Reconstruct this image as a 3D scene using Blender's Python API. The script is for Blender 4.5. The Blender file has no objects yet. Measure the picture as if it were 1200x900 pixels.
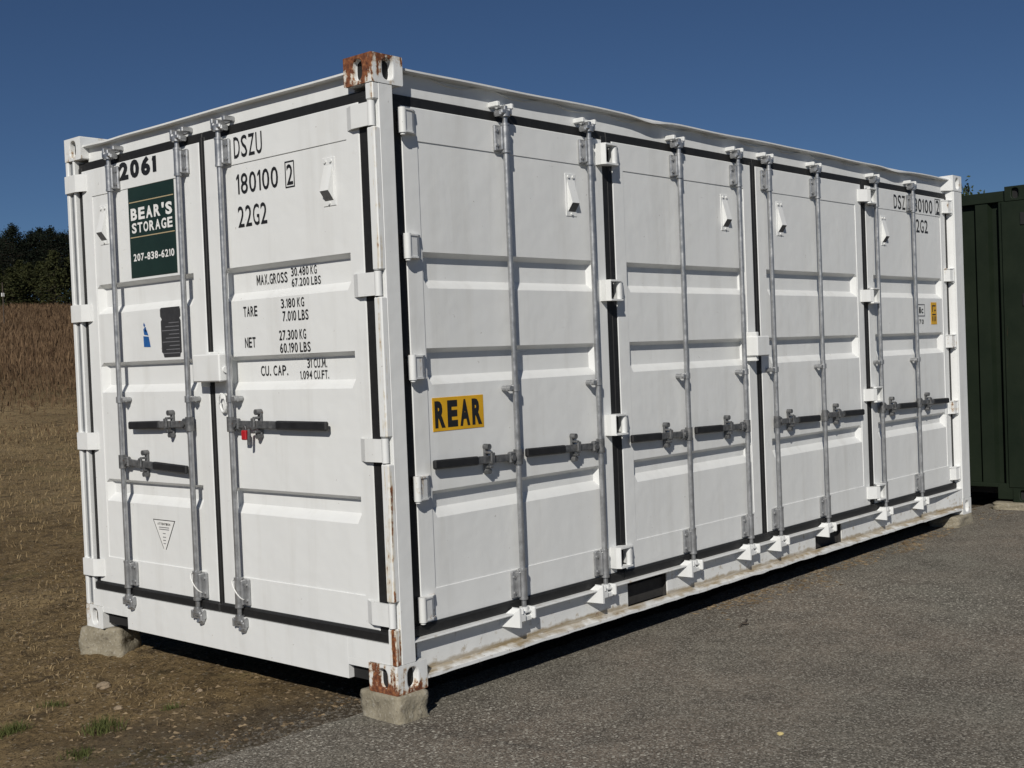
import bpy, bmesh, math, random
import numpy as np
from mathutils import Vector, Matrix
R = math.radians
random.seed(7); RNG = np.random.default_rng(7)
scn = bpy.context.scene
C = scn.collection

# ------------------------------------------------------------------ camera
ZO = 0.11                                   # container floor above the ground datum
CAM = Vector((-3.303, -3.625, 1.360 + ZO))
YAW, PITCH, ROLL, FPX = 0.72771, -0.02398, -0.03974, 1426.4
f = Vector((math.cos(PITCH)*math.cos(YAW), math.cos(PITCH)*math.sin(YAW), math.sin(PITCH)))
rt = f.cross(Vector((0, 0, 1))).normalized(); up = rt.cross(f)
r2 = math.cos(ROLL)*rt + math.sin(ROLL)*up; u2 = -math.sin(ROLL)*rt + math.cos(ROLL)*up
cd = bpy.data.cameras.new('camera'); cam = bpy.data.objects.new('camera', cd); C.objects.link(cam)
cam.matrix_world = Matrix(((r2.x, u2.x, -f.x, CAM.x), (r2.y, u2.y, -f.y, CAM.y), (r2.z, u2.z, -f.z, CAM.z), (0, 0, 0, 1)))
cd.sensor_width = 36; cd.lens = FPX/1200*36; cd.clip_start = 0.05; cd.clip_end = 6000
scn.camera = cam

# ------------------------------------------------------------------ light
SUN_A, SUN_EL = R(32), R(34)                # light travels towards +x+y
sd = Vector((math.cos(SUN_A)*math.cos(SUN_EL), math.sin(SUN_A)*math.cos(SUN_EL), -math.sin(SUN_EL)))
w = bpy.data.worlds.new('World'); scn.world = w; w.use_nodes = True
wn = w.node_tree.nodes; wl = w.node_tree.links
sky = wn.new('ShaderNodeTexSky'); sky.sky_type = 'NISHITA'; sky.sun_disc = False
sky.sun_elevation = SUN_EL; sky.sun_rotation = math.atan2(-sd.x, -sd.y)
sky.altitude = 3800; sky.air_density = 1.1; sky.dust_density = 0.5; sky.ozone_density = 7.0
wn['Background'].inputs['Strength'].default_value = 0.05
wl.new(sky.outputs['Color'], wn['Background'].inputs['Color'])
sl = bpy.data.lights.new('sun', 'SUN'); sl.energy = 5.0; sl.angle = R(0.5); sl.color = (1.0, 0.955, 0.88)
so = bpy.data.objects.new('sun', sl); C.objects.link(so); so.rotation_euler = sd.to_track_quat('-Z', 'Y').to_euler(); so.location = (-8, -6, 9)
vs = scn.view_settings; vs.view_transform = 'Standard'; vs.look = 'None'; vs.exposure = -0.42; vs.gamma = 1; vs.use_curve_mapping = False

# ------------------------------------------------------------------ materials
class NT:
    def __init__(s, name):
        s.m = bpy.data.materials.new(name); s.m.use_nodes = True
        s.t = s.m.node_tree; s.b = s.t.nodes['Principled BSDF']
        s.co = s.t.nodes.new('ShaderNodeTexCoord').outputs['Object']
    def n(s, t, **k):
        o = s.t.nodes.new(t)
        for a, v in k.items(): setattr(o, a, v)
        return o
    def link(s, a, b): s.t.links.new(a, b)
    def mapping(s, scale):
        m = s.n('ShaderNodeMapping'); m.inputs['Scale'].default_value = scale; s.link(s.co, m.inputs[0]); return m.outputs[0]
    def noise(s, scale, detail=4, vec=None, rough=.6):
        o = s.n('ShaderNodeTexNoise'); o.inputs['Scale'].default_value = scale; o.inputs['Detail'].default_value = detail
        o.inputs['Roughness'].default_value = rough
        s.link(vec if vec else s.co, o.inputs['Vector']); return o.outputs['Fac']
    def voro(s, scale, out='Distance', vec=None):
        o = s.n('ShaderNodeTexVoronoi'); o.inputs['Scale'].default_value = scale
        s.link(vec if vec else s.co, o.inputs['Vector']); return o.outputs[out]
    def ramp(s, fac, stops):
        o = s.n('ShaderNodeValToRGB'); e = o.color_ramp.elements
        while len(e) < len(stops): e.new(0.5)
        for i, (p, c) in enumerate(stops):
            e[i].position = p; e[i].color = (c if hasattr(c, '__len__') else (c, c, c)) + ((1,) if hasattr(c, '__len__') else (1,)) if hasattr(c, '__len__') else (c, c, c, 1)
        s.link(fac, o.inputs['Fac']); return o.outputs['Color']
    def mix(s, fac, a, b, mode='MIX'):
        o = s.n('ShaderNodeMix', data_type='RGBA', blend_type=mode)
        for v, i in ((fac, 0), (a, 6), (b, 7)):
            if hasattr(v, 'node'): s.link(v, o.inputs[i])
            elif i == 0: o.inputs[0].default_value = v
            else: o.inputs[i].default_value = tuple(v) + (1,)
        return o.outputs[2]
    def math(s, op, a, b=None, clamp=False):
        o = s.n('ShaderNodeMath', operation=op); o.use_clamp = clamp
        for i, v in enumerate((a, b)):
            if v is None: continue
            if hasattr(v, 'node'): s.link(v, o.inputs[i])
            else: o.inputs[i].default_value = v
        return o.outputs[0]
    def rng(s, v, a, b, c=0., d=1.):
        o = s.n('ShaderNodeMapRange'); s.link(v, o.inputs[0])
        for i, q in enumerate((a, b, c, d)): o.inputs[i+1].default_value = q
        return o.outputs[0]
    def xyz(s):
        o = s.n('ShaderNodeSeparateXYZ'); s.link(s.co, o.inputs[0]); return o.outputs
    def base(s, c):
        if hasattr(c, 'node'): s.link(c, s.b.inputs['Base Color'])
        else: s.b.inputs['Base Color'].default_value = tuple(c) + (1,)
    def rough(s, v):
        if hasattr(v, 'node'): s.link(v, s.b.inputs['Roughness'])
        else: s.b.inputs['Roughness'].default_value = v
    def bump(s, h, strength, dist):
        o = s.n('ShaderNodeBump'); o.inputs['Strength'].default_value = strength; o.inputs['Distance'].default_value = dist
        s.link(h, o.inputs['Height']); s.link(o.outputs[0], s.b.inputs['Normal'])

WHITE = (.745, .755, .745)
def white_nodes(s):
    a = s.noise(1.3, 4); v = s.noise(1.0, 5, s.mapping((9, 9, .7))); d = s.noise(7, 6, rough=.7)
    c = s.mix(s.rng(a, .35, .7, 0, .5), WHITE, (.705, .715, .71))
    c = s.mix(s.rng(v, .52, .80, 0, .45), c, (.55, .545, .515))
    sc = s.noise(1, 6, s.mapping((3, 3, 26)), .75); c = s.mix(s.math('MULTIPLY', s.rng(sc, .66, .70, 0, .45), s.rng(s.noise(2.2, 3), .5, .6)), c, (.40, .39, .37))
    c = s.mix(s.rng(d, .66, .8, 0, .35), c, (.48, .46, .42))
    sp = s.noise(38, 2); c = s.mix(s.rng(sp, .74, .78, 0, .5), c, (.25, .22, .18))
    s.rough(s.rng(d, .3, .8, .38, .55))
    s.bump(s.noise(3.2, 3), .4, .018)
    return c
def rust_col(s):
    return s.ramp(s.noise(60, 5), [(.3, (.05, .02, .012)), (.5, (.17, .055, .022)), (.72, (.33, .14, .055))])

def mat_white():
    s = NT('white_paint'); s.base(white_nodes(s)); return s.m
def mat_rust(name, th, lowz=None, face=None):
    s = NT(name); c = white_nodes(s)
    n = s.noise(13, 7, rough=.72); st = s.noise(1, 5, s.mapping((45, 45, 5)))
    k = s.math('ADD', s.math('MULTIPLY', n, .62), s.math('MULTIPLY', st, .38))
    if lowz:                                    # rust gathers towards one height of the casting
        k = s.math('ADD', k, s.rng(s.xyz()[2], lowz[0], lowz[1], lowz[2], 0))
    if face: k = s.math('ADD', k, s.rng(s.xyz()[0], .003, .02, face[0], face[1]))
    hal = s.rng(k, th-.05, th+.0, 0, .75); c = s.mix(hal, c, (.47, .36, .22))
    fac = s.rng(k, th, th+.02); c = s.mix(fac, c, rust_col(s))
    s.base(c); s.rough(s.rng(fac, 0, 1, .45, .9)); return s.m
def mat_post():
    s = NT('corner_post_paint'); c = white_nodes(s); X = s.xyz()
    st = s.noise(1, 5, s.mapping((70, 70, 3.2))); n = s.noise(30, 5)
    k = s.math('ADD', s.math('MULTIPLY', st, .7), s.math('MULTIPLY', n, .3))
    k = s.math('ADD', k, s.rng(X[2], .12, 1.2, .135, .0))
    k = s.math('ADD', k, s.rng(X[0], .016, .05, 0, -.35))
    k = s.math('ADD', k, s.rng(X[1], .012, .04, 0, -.10))
    hal = s.rng(k, .50, .58, 0, .6); c = s.mix(hal, c, (.55, .45, .28))
    fac = s.rng(k, .595, .62); c = s.mix(fac, c, rust_col(s))
    s.base(c); s.rough(.5); return s.m
def mat_rail():
    s = NT('bottom_rail_paint'); c = white_nodes(s); X = s.xyz()
    n = s.noise(11, 6); n2 = s.noise(1, 4, s.mapping((5, 30, 60)))
    z = s.math('ADD', X[2], s.math('MULTIPLY', s.math('SUBTRACT', n, .5), .05))
    lo = s.rng(z, .048, .060); hi = s.rng(z, .074, .088, 1, 0)
    k = s.math('MULTIPLY', s.math('MULTIPLY', lo, hi), s.rng(n2, .25, .6, .45, 1))
    c = s.mix(k, c, (.30, .235, .14))
    c = s.mix(s.rng(s.noise(24, 6), .58, .7, 0, .7), c, (.36, .29, .19)); c = s.mix(s.math('MULTIPLY', s.rng(s.noise(17, 7, rough=.75), .62, .66), s.rng(X[2], .05, .12, 1, .1)), c, (.16, .07, .03))
    s.base(c); s.rough(.6); return s.m
def mat_steel():
    s = NT('galvanised_steel'); n = s.noise(25, 5); v = s.voro(70, 'Distance')
    c = s.mix(s.rng(n, .3, .7), (.30, .305, .31), (.50, .505, .51)); c = s.mix(s.rng(v, .2, .7, 0, .35), c, (.38, .39, .40))
    s.base(c); s.b.inputs['Metallic'].default_value = .7; s.rough(s.rng(n, .3, .7, .28, .46)); s.bump(s.noise(90, 3), .15, .002); return s.m
def mat_iron():
    s = NT('dark_steel'); n = s.noise(40, 5)
    c = s.mix(s.rng(n, .35, .65), (.10, .105, .11), (.22, .22, .22)); c = s.mix(s.rng(s.noise(55, 4), .66, .72), c, (.17, .075, .035))
    s.base(c); s.b.inputs['Metallic'].default_value = .55; s.rough(.5); s.bump(s.noise(120, 3), .3, .003); return s.m
def mat_plain(name, col, rough=.6, var=.25, scale=20, metal=0, bump=0):
    s = NT(name); n = s.noise(scale, 5)
    s.base(s.mix(s.rng(n, .3, .7), tuple(x*(1-var) for x in col), tuple(min(1, x*(1+var)) for x in col)))
    s.rough(rough); s.b.inputs['Metallic'].default_value = metal
    if bump: s.bump(s.noise(scale*3, 4), .5, bump)
    return s.m
def mat_concrete():
    s = NT('concrete'); n = s.noise(9, 7, rough=.7); g = s.noise(70, 5)
    c = s.mix(s.rng(n, .3, .7), (.19, .165, .115), (.34, .305, .23)); c = s.mix(s.rng(g, .55, .7, 0, .6), c, (.42, .40, .35))
    c = s.mix(s.rng(s.noise(45, 4), .62, .68, 0, .7), c, (.12, .10, .075))
    s.base(c); s.rough(.92); s.bump(s.math('ADD', n, s.math('MULTIPLY', g, .4)), .8, .012); return s.m
def mat_asphalt():
    s = NT('asphalt_surface')
    big = s.noise(.55, 4); mid = s.noise(3.5, 5); v = s.voro(150, 'Color'); vd = s.voro(150)
    o = s.n('ShaderNodeSeparateColor'); s.link(v, o.inputs[0])
    c = s.mix(s.rng(big, .4, .62), (.195, .184, .149), (.232, .192, .150))
    c = s.mix(s.rng(mid, .38, .66, 0, .7), c, (.108, .093, .076))
    c = s.mix(s.rng(s.noise(1.1, 6, s.mapping((.6, 1.6, 1)), .7), .54, .66, 0, .55), c, (.088, .073, .058))
    c = s.mix(s.rng(o.outputs[0], .05, .85, .75, 0), c, (.044, .040, .032))
    c = s.mix(s.rng(o.outputs[1], .66, .97, 0, .85), c, (.38, .355, .30))
    v2 = s.voro(52, 'Color'); o2 = s.n('ShaderNodeSeparateColor'); s.link(v2, o2.inputs[0])
    dot = s.rng(s.voro(52), .26, .34, 1, 0)
    c = s.mix(s.math('MULTIPLY', dot, s.rng(o2.outputs[2], .84, .92)), c, (.48, .45, .38))
    # worn wheel track and old cracks
    wv = s.n('ShaderNodeTexVoronoi', feature='DISTANCE_TO_EDGE'); wv.inputs['Scale'].default_value = .42
    mp = s.n('ShaderNodeVectorMath', operation='ADD'); s.link(s.co, mp.inputs[0])
    nc = s.n('ShaderNodeTexNoise'); nc.inputs['Scale'].default_value = 2.2; nc.inputs['Detail'].default_value = 6; s.link(s.co, nc.inputs['Vector'])
    s.link(nc.outputs['Color'], mp.inputs[1]); s.link(mp.outputs[0], wv.inputs['Vector'])
    cr = s.math('MULTIPLY', s.rng(wv.outputs['Distance'], .004, .02, 1, 0), s.rng(s.noise(.8, 3), .58, .72))
    c = s.mix(s.math('MULTIPLY', cr, .5), c, (.03, .027, .023))
    s.base(c); s.rough(.88); s.b.inputs['Specular IOR Level'].default_value = .3
    h = s.math('ADD', s.rng(vd, 0, .6, 1, 0), s.math('MULTIPLY', cr, -1.5)); s.bump(h, .8, .004); return s.m
def mat_soil():
    s = NT('field_soil')
    a = s.noise(.35, 6); b = s.noise(2.2, 7, rough=.7); g = s.noise(26, 6, rough=.75); X = s.xyz()
    c = s.mix(s.rng(b, .32, .68), (.155, .104, .048), (.37, .265, .132))
    c = s.mix(s.rng(a, .45, .62, 0, .7), c, (.44, .325, .17))
    c = s.mix(s.rng(g, .42, .7, 0, .6), c, (.060, .042, .023))
    c = s.mix(s.rng(s.noise(60, 4), .6, .72, 0, .7), c, (.55, .43, .26))
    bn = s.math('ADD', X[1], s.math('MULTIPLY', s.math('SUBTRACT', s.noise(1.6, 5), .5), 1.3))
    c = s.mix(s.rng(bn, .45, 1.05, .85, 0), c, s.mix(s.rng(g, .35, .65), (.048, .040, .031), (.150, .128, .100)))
    c = s.mix(s.rng(s.noise(5.5, 6, rough=.75), .52, .62, 0, .75), c, (.058, .041, .024))
    pv = s.voro(48, 'Color'); ps = s.n('ShaderNodeSeparateColor'); s.link(pv, ps.inputs[0])
    c = s.mix(s.math('MULTIPLY', s.rng(s.voro(48), .25, .4, 1, 0), s.rng(ps.outputs[0], .8, .9)), c, (.42, .35, .25))
    c = s.mix(s.math('MULTIPLY', s.rng(s.noise(85, 3), .5, .58), s.rng(ps.outputs[1], .3, .7, 0, .8)), c, (.045, .031, .017))
    gr = s.math('MULTIPLY', s.rng(s.noise(1.1, 5), .56, .64, 0, .5), s.rng(s.noise(40, 4), .4, .6))
    c = s.mix(gr, c, (.075, .085, .03))
    far = s.rng(X[1], 22, 34); fn = s.noise(.12, 6, s.mapping((1, .35, 1)))
    c = s.mix(far, c, s.mix(s.rng(fn, .35, .65), (.12, .076, .04), (.22, .15, .082)))
    s.base(c); s.rough(.95); s.b.inputs['Specular IOR Level'].default_value = .15
    s.bump(s.math('ADD', g, b), 1.0, .05); return s.m
def mat_leaf(name, a, b, sc=.6):
    s = NT(name); oi = s.n('ShaderNodeNewGeometry').outputs['Random Per Island']
    c = s.mix(oi, a, b); c = s.mix(s.rng(s.noise(sc, 3), .3, .7, 0, .6), c, tuple(x*.55 for x in a))
    s.base(c); s.rough(.75); s.b.inputs['Specular IOR Level'].default_value = .2; return s.m
def mat_green():
    s = NT('dark_green_paint'); n = s.noise(3, 5); st = s.noise(1, 5, s.mapping((18, 18, 1.2)))
    c = s.mix(s.rng(n, .3, .7), (.007, .013, .007), (.014, .021, .012))
    c = s.mix(s.rng(st, .68, .74, 0, .6), c, (.075, .04, .02)); s.base(c); s.rough(.6); s.b.inputs['Specular IOR Level'].default_value = .2; s.bump(s.noise(6, 3), .2, .01); return s.m

M = dict(white=mat_white(), rusty=mat_rust('rusted_casting_paint', .50, (2.585, 2.545, .10), (.018, -.085)), rusty_low=mat_rust('rusted_foot_paint', .555, (0.0, .05, .12), (.05, -.035)), stain=mat_rust('stained_white_paint', .60),
         post=mat_post(), rail=mat_rail(), steel=mat_steel(), iron=mat_iron(), concrete=mat_concrete(), asphalt=mat_asphalt(), soil=mat_soil(), green=mat_green(),
         rubber=mat_plain('black_rubber', (.010, .010, .010), .6, .3, 40), grip=mat_plain('black_grip', (.013, .013, .014), .55, .4),
         ink=mat_plain('black_lettering', (.012, .012, .013), .5, .2, 50), dark=mat_plain('shade_and_lug_dark', (.012, .012, .012), .9, .2),  # dark: near-black for painted shade in casting holes and sill cutouts, and for lugs
         sign=mat_plain('dark_green_sign', (.010, .026, .019), .4, .15, 8), gold=mat_plain('tan_line', (.42, .34, .20), .5, .1), wtext=mat_plain('white_lettering', (.78, .78, .76), .5, .04),
         yellow=mat_plain('yellow_decal', (.66, .36, .012), .5, .12, 9), blue=mat_plain('blue_decal', (.015, .10, .32), .45, .2), plate=mat_plain('dark_plate', (.035, .035, .037), .55, .2, 60),
         grille=mat_plain('grey_grille', (.13, .13, .13), .7, .3, 120), red=mat_plain('red_plastic', (.42, .012, .018), .45, .12), grey=mat_plain('grey_print', (.16, .16, .17), .6, .1),
         greystrip=mat_plain('grey_strip', (.17, .18, .19), .6, .2, 12), floor=mat_plain('underfloor_steel', (.03, .028, .026), .8, .3), stone=mat_plain('field_stone', (.26, .20, .135), .9, .4, 30, bump=.004), gravel=mat_plain('loose_gravel', (.095, .083, .066), .95, .6, 90),
         litter=mat_leaf('leaf_litter', (.085, .058, .032), (.34, .255, .155), 8), straw=mat_leaf('dry_grass', (.19, .135, .068), (.40, .30, .165), .5), tall=mat_leaf('tall_dry_grass', (.085, .050, .027), (.215, .142, .080), .25),
         grass=mat_leaf('green_grass', (.055, .07, .018), (.125, .135, .045), 3), needle=mat_leaf('conifer_needles', (.022, .028, .009), (.060, .062, .020)), pine=mat_leaf('pine_needles', (.004, .008, .0045), (.012, .018, .008)), leaf=mat_leaf('tree_leaves', (.03, .045, .014), (.06, .075, .025)),
         bark=mat_plain('bark', (.07, .055, .042), .95, .4, 14, bump=.02), pebble=mat_plain('yellow_pebble', (.55, .45, .20), .8, .2, 60))

# ------------------------------------------------------------------ mesh helpers
LONG = lambda u, d, z: (u, d, z)            # face coordinates -> container coordinates: u along the face, d inwards
SHORT = lambda u, d, z: (d, u, z)
class MB:
    def __init__(s, mp=None): s.v = []; s.f = []; s.sm = []; s.mi = []; s.mp = mp; s.cur = 0
    def vs(s, pts):
        i = len(s.v); s.v += [s.mp(*p) if s.mp else tuple(p) for p in pts]; return i
    def face(s, idx, smooth=False): s.f.append(tuple(idx)); s.sm.append(smooth); s.mi.append(s.cur)
    def poly(s, pts): i = s.vs(pts); s.face(range(i, i+len(pts)))
    def box(s, x0, x1, y0, y1, z0, z1, c=.003):
        if x1 < x0: x0, x1 = x1, x0
        if y1 < y0: y0, y1 = y1, y0
        if z1 < z0: z0, z1 = z1, z0
        c = min(c, .3*(x1-x0), .3*(y1-y0), .3*(z1-z0)); lo = (x0, y0, z0); hi = (x1, y1, z1); idx = {}
        for a in (0, 1):
            for b in (0, 1):
                for e in (0, 1):
                    k = (a, b, e); full = [hi[i] if k[i] else lo[i] for i in range(3)]; ins = [hi[i]-c if k[i] else lo[i]+c for i in range(3)]
                    for ax in range(3):
                        p = list(ins); p[ax] = full[ax]; idx[k, ax] = s.vs([p])
        for ax in range(3):
            o1, o2 = (ax+1) % 3, (ax+2) % 3
            for sd_ in (0, 1):
                q = []
                for a, b in ((0, 0), (1, 0), (1, 1), (0, 1)):
                    k = [0]*3; k[ax] = sd_; k[o1] = a; k[o2] = b; q.append(idx[tuple(k), ax])
                s.face(q)
            for a in (0, 1):
                for b in (0, 1):
                    k0 = [0]*3; k0[o1] = a; k0[o2] = b; k1 = list(k0); k1[ax] = 1; k0, k1 = tuple(k0), tuple(k1)
                    s.face((idx[k0, o1], idx[k1, o1], idx[k1, o2], idx[k0, o2]))
        for k in {kk for kk, _ in idx}: s.face((idx[k, 0], idx[k, 1], idx[k, 2]))
        return s
    def cyl(s, p0, p1, r0, r1=None, n=14, caps=True):
        r1 = r0 if r1 is None else r1; p0, p1 = Vector(p0), Vector(p1); ax = (p1-p0).normalized()
        a = ax.orthogonal().normalized(); b = ax.cross(a)
        c = [(math.cos(2*math.pi*i/n), math.sin(2*math.pi*i/n)) for i in range(n)]
        ra = [p0+(a*x+b*y)*r0 for x, y in c]; rb = [p1+(a*x+b*y)*r1 for x, y in c]
        i = s.vs(ra); j = s.vs(rb)
        for k in range(n): s.face((i+k, i+(k+1) % n, j+(k+1) % n, j+k), True)
        if caps: s.poly(ra[::-1]); s.poly(rb)
        return s
    def prism(s, plan, z0, z1):
        n = len(plan); a = s.vs([(x, y, z0) for x, y in plan]); b = s.vs([(x, y, z1) for x, y in plan])
        for k in range(n): s.face((a+k, a+(k+1) % n, b+(k+1) % n, b+k))
        s.face(range(a+n-1, a-1, -1)); s.face(range(b, b+n)); return s
    def tube(s, pts, r, n=8):
        for a, b in zip(pts[:-1], pts[1:]): s.cyl(a, b, r, n=n)
        return s
    def build(s, name, mats, parent=None, recalc=True):
        me = bpy.data.meshes.new(name); me.from_pydata(s.v, [], s.f)
        me.polygons.foreach_set('use_smooth', s.sm); me.polygons.foreach_set('material_index', s.mi)
        for m in (mats if isinstance(mats, (list, tuple)) else [mats]): me.materials.append(m)
        if recalc:
            bm = bmesh.new(); bm.from_mesh(me); bmesh.ops.recalc_face_normals(bm, faces=bm.faces); bm.to_mesh(me); bm.free()
        o = bpy.data.objects.new(name, me); C.objects.link(o); o.parent = parent; return o
def tag(o, label=None, cat=None, group=None, kind=None):
    for k, v in (('label', label), ('category', cat), ('group', group), ('kind', kind)):
        if v: o[k] = v
    return o
def empty(name, loc, label, cat, group=None, rz=0):
    o = bpy.data.objects.new(name, None); C.objects.link(o); o.location = loc; o.rotation_euler.z = rz; o.empty_display_size = .2
    return tag(o, label, cat, group)

def vnoise(x, y, seed=0):
    x = np.asarray(x, float); y = np.asarray(y, float); xi = np.floor(x); yi = np.floor(y); fx = x-xi; fy = y-yi
    def h(a, b): t = np.sin(a*127.1+b*311.7+seed*74.7)*43758.5453; return t-np.floor(t)
    fx = fx*fx*(3-2*fx); fy = fy*fy*(3-2*fy)
    return (h(xi, yi)*(1-fx)+h(xi+1, yi)*fx)*(1-fy)+(h(xi, yi+1)*(1-fx)+h(xi+1, yi+1)*fx)*fy-.5
def fbm(x, y, oct=4, seed=0):
    t = 0; a = 1; k = 1
    for i in range(oct): t = t+a*vnoise(x*k, y*k, seed+i); a *= .5; k *= 2.03
    return t

# ------------------------------------------------------------------ ground
EDGE_Y = 0.27
def rise(x, y):
    s_ = (np.asarray(x)-CAM.x)*.2+(np.asarray(y)-CAM.y)*.98
    a = np.clip(s_-11, 0, None); q = np.where(a < 14, a*a*.0028, 14*14*.0028+(a-14)*.0790)
    return np.minimum(q, 8.3)
def ground(x, y):
    x = np.asarray(x, float); y = np.asarray(y, float)
    near = np.clip(1-np.hypot(x-1, y-1)/14, 0, 1)
    z = .0055*np.clip(x, -6, 10)*np.clip((20-np.abs(y))/15, 0, 1)+rise(x, y)
    dirt = np.clip((y-EDGE_Y)/.5, 0, 1); under = np.clip((x+.05)/.3, 0, 1)*np.clip((2.6-y)/.3, 0, 1)
    k = dirt*(1-.75*under)
    z = z-.022+k*(.030*fbm(x*1.3, y*1.3, 4, 3)+.034*fbm(x*5.5, y*5.5, 4, 9)*near+.016*fbm(x*19, y*19, 2, 5)*near)
    return z+np.clip((y-25)/20, 0, 1)*.25*fbm(x*.15, y*.15, 3, 2)
def grid_mesh(name, xs, ys, zf, mat, kind):
    X, Y = np.meshgrid(xs, ys); Z = zf(X, Y); v = np.stack([X, Y, Z], -1).reshape(-1, 3); nx, ny = len(xs), len(ys)
    i = (np.arange(ny-1)[:, None]*nx+np.arange(nx-1)[None]).ravel(); fa = np.stack([i, i+1, i+nx+1, i+nx], 1)
    me = bpy.data.meshes.new(name); me.from_pydata(v.tolist(), [], fa.tolist()); me.polygons.foreach_set('use_smooth', [True]*len(fa)); me.materials.append(mat)
    o = bpy.data.objects.new(name, me); C.objects.link(o); o['kind'] = kind; return o
def lin(a, b, n): return list(np.linspace(a, b, n, endpoint=False))
xs = lin(-2500, -200, 8)+lin(-200, -20, 18)+lin(-20, -4, 40)+lin(-4, 2.6, 230)+lin(2.6, 10, 50)+lin(10, 40, 40)+lin(40, 200, 32)+list(np.linspace(200, 2500, 9))
ys = lin(-2500, -200, 7)+lin(-200, -10, 14)+lin(-10, .1, 20)+lin(.1, 6.5, 210)+lin(6.5, 14, 75)+lin(14, 60, 60)+lin(60, 180, 40)+list(np.linspace(180, 2500, 9))
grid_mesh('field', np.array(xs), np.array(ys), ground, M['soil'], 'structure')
# asphalt sheet with a broken edge
ax = np.array(lin(-60, -6, 20)+lin(-6, 9, 500)+list(np.linspace(9, 70, 25)))
rows = np.array([-60, -30, -15, -8, -5, -3, -2, -1.2, -.6, -.3, -.1, .05, .16, .22, 1.0])
edge = EDGE_Y+.05*fbm(ax*1.1, ax*0+3, 3, 11)+.035*fbm(ax*6, ax*0, 3, 12)
def aph(x, y): return .0055*np.clip(x, -6, 10)*np.clip((20-np.abs(y))/15, 0, 1)+rise(x, y)+.0045*fbm(x*.9, y*.9, 2, 21)
AV = []
for rj in rows:
    yy = np.where(rj > .9, edge, np.minimum(rj, edge-.01)); AV.append(np.stack([ax, yy, aph(ax, yy)], 1))
AV.append(np.stack([ax, edge+.012, aph(ax, edge)-.05], 1))
nx = len(ax); ny = len(AV); i = (np.arange(ny-1)[:, None]*nx+np.arange(nx-1)[None]).ravel(); fa = np.stack([i, i+1, i+nx+1, i+nx], 1)
me = bpy.data.meshes.new('asphalt'); me.from_pydata(np.concatenate(AV).tolist(), [], fa.tolist()); me.materials.append(M['asphalt'])
ao = bpy.data.objects.new('asphalt', me); C.objects.link(ao); ao['kind'] = 'structure'
def gz(x, y):                                  # the surface one stands on
    return float(aph(np.array(x), np.array(y))) if y < EDGE_Y else float(ground(np.array(x), np.array(y)))

# ------------------------------------------------------------------ white container
L, W, H, CS, CH = 6.058, 2.438, 2.591, .17, .118
root = empty('shipping_container', (0, 0, ZO), 'white steel storage container with side doors, standing on concrete blocks', 'container')
def part(mb, name, mat, parent=root, label=None):
    o = mb.build(name, mat, parent)
    if label: o['label'] = label
    return o

def casting(cx, cy, cz, sx, sy, mat, label=None, parent=root):
    """cx,cy,cz outer corner at the casting's foot; sx,sy point inwards"""
    mb = MB(); P = lambda a, b, z: (cx+sx*a, cy+sy*b, cz+z); n = 24
    for fx in (0, 1):
        g = (lambda u, d, z: P(d, u, z)) if fx else (lambda u, d, z: P(u, d, z))
        ring = []; rec = []; uc, zc = CS*.52, CH*.5
        for k in range(n):
            t = 2*math.pi*k/n+math.pi/n; c_, s_ = math.cos(t), math.sin(t)
            e = .55; ring.append((uc+.029*math.copysign(abs(c_)**.9, c_), zc+.043*math.copysign(abs(s_)**e, s_)))
            m_ = max(abs(c_)/.5, abs(s_)/.5); rec.append((CS*.5+c_/m_*CS, CH*.5+s_/m_*CH))
        for q in ((0, 0), (CS, 0), (CS, CH), (0, CH)):
            k = min(range(n), key=lambda k: (rec[k][0]-q[0])**2+(rec[k][1]-q[1])**2); rec[k] = q
        mb.cur = 0; a = mb.vs([g(u, 0, z) for u, z in rec]); b = mb.vs([g(u, 0, z) for u, z in ring]); c = mb.vs([g(u, .03, z) for u, z in ring])
        for k in range(n):
            k1 = (k+1) % n; mb.face((a+k, a+k1, b+k1, b+k)); mb.face((b+k, b+k1, c+k1, c+k), True)
        mb.cur = 1; mb.poly([g(u, .03, z) for u, z in ring])  # back of the hole painted near-black to stand for its shade
    mb.cur = 0
    mb.poly([P(0, 0, 0), P(CS, 0, 0), P(CS, CS, 0), P(0, CS, 0)]); mb.poly([P(0, 0, CH), P(CS, 0, CH), P(CS, CS, CH), P(0, CS, CH)])
    mb.poly([P(CS, 0, 0), P(CS, CS, 0), P(CS, CS, CH), P(CS, 0, CH)]); mb.poly([P(0, CS, 0), P(CS, CS, 0), P(CS, CS, CH), P(0, CS, CH)])
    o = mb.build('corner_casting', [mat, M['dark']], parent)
    bm = bmesh.new(); bm.from_mesh(o.data); bmesh.ops.remove_doubles(bm, verts=bm.verts, dist=.0004); bmesh.ops.recalc_face_normals(bm, faces=bm.faces); bm.to_mesh(o.data); bm.free()
    bv = o.modifiers.new('bevel', 'BEVEL'); bv.width = .006; bv.segments = 2; bv.limit_method = 'ANGLE'; bv.angle_limit = R(50)
    if label: o['label'] = label
    return o
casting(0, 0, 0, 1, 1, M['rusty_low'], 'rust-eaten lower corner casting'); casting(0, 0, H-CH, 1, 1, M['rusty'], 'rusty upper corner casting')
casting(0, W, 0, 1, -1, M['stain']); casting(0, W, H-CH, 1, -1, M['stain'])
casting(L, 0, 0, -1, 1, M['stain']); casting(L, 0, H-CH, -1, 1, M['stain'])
casting(L, W, 0, -1, -1, M['white']); casting(L, W, H-CH, -1, -1, M['white'])

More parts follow.
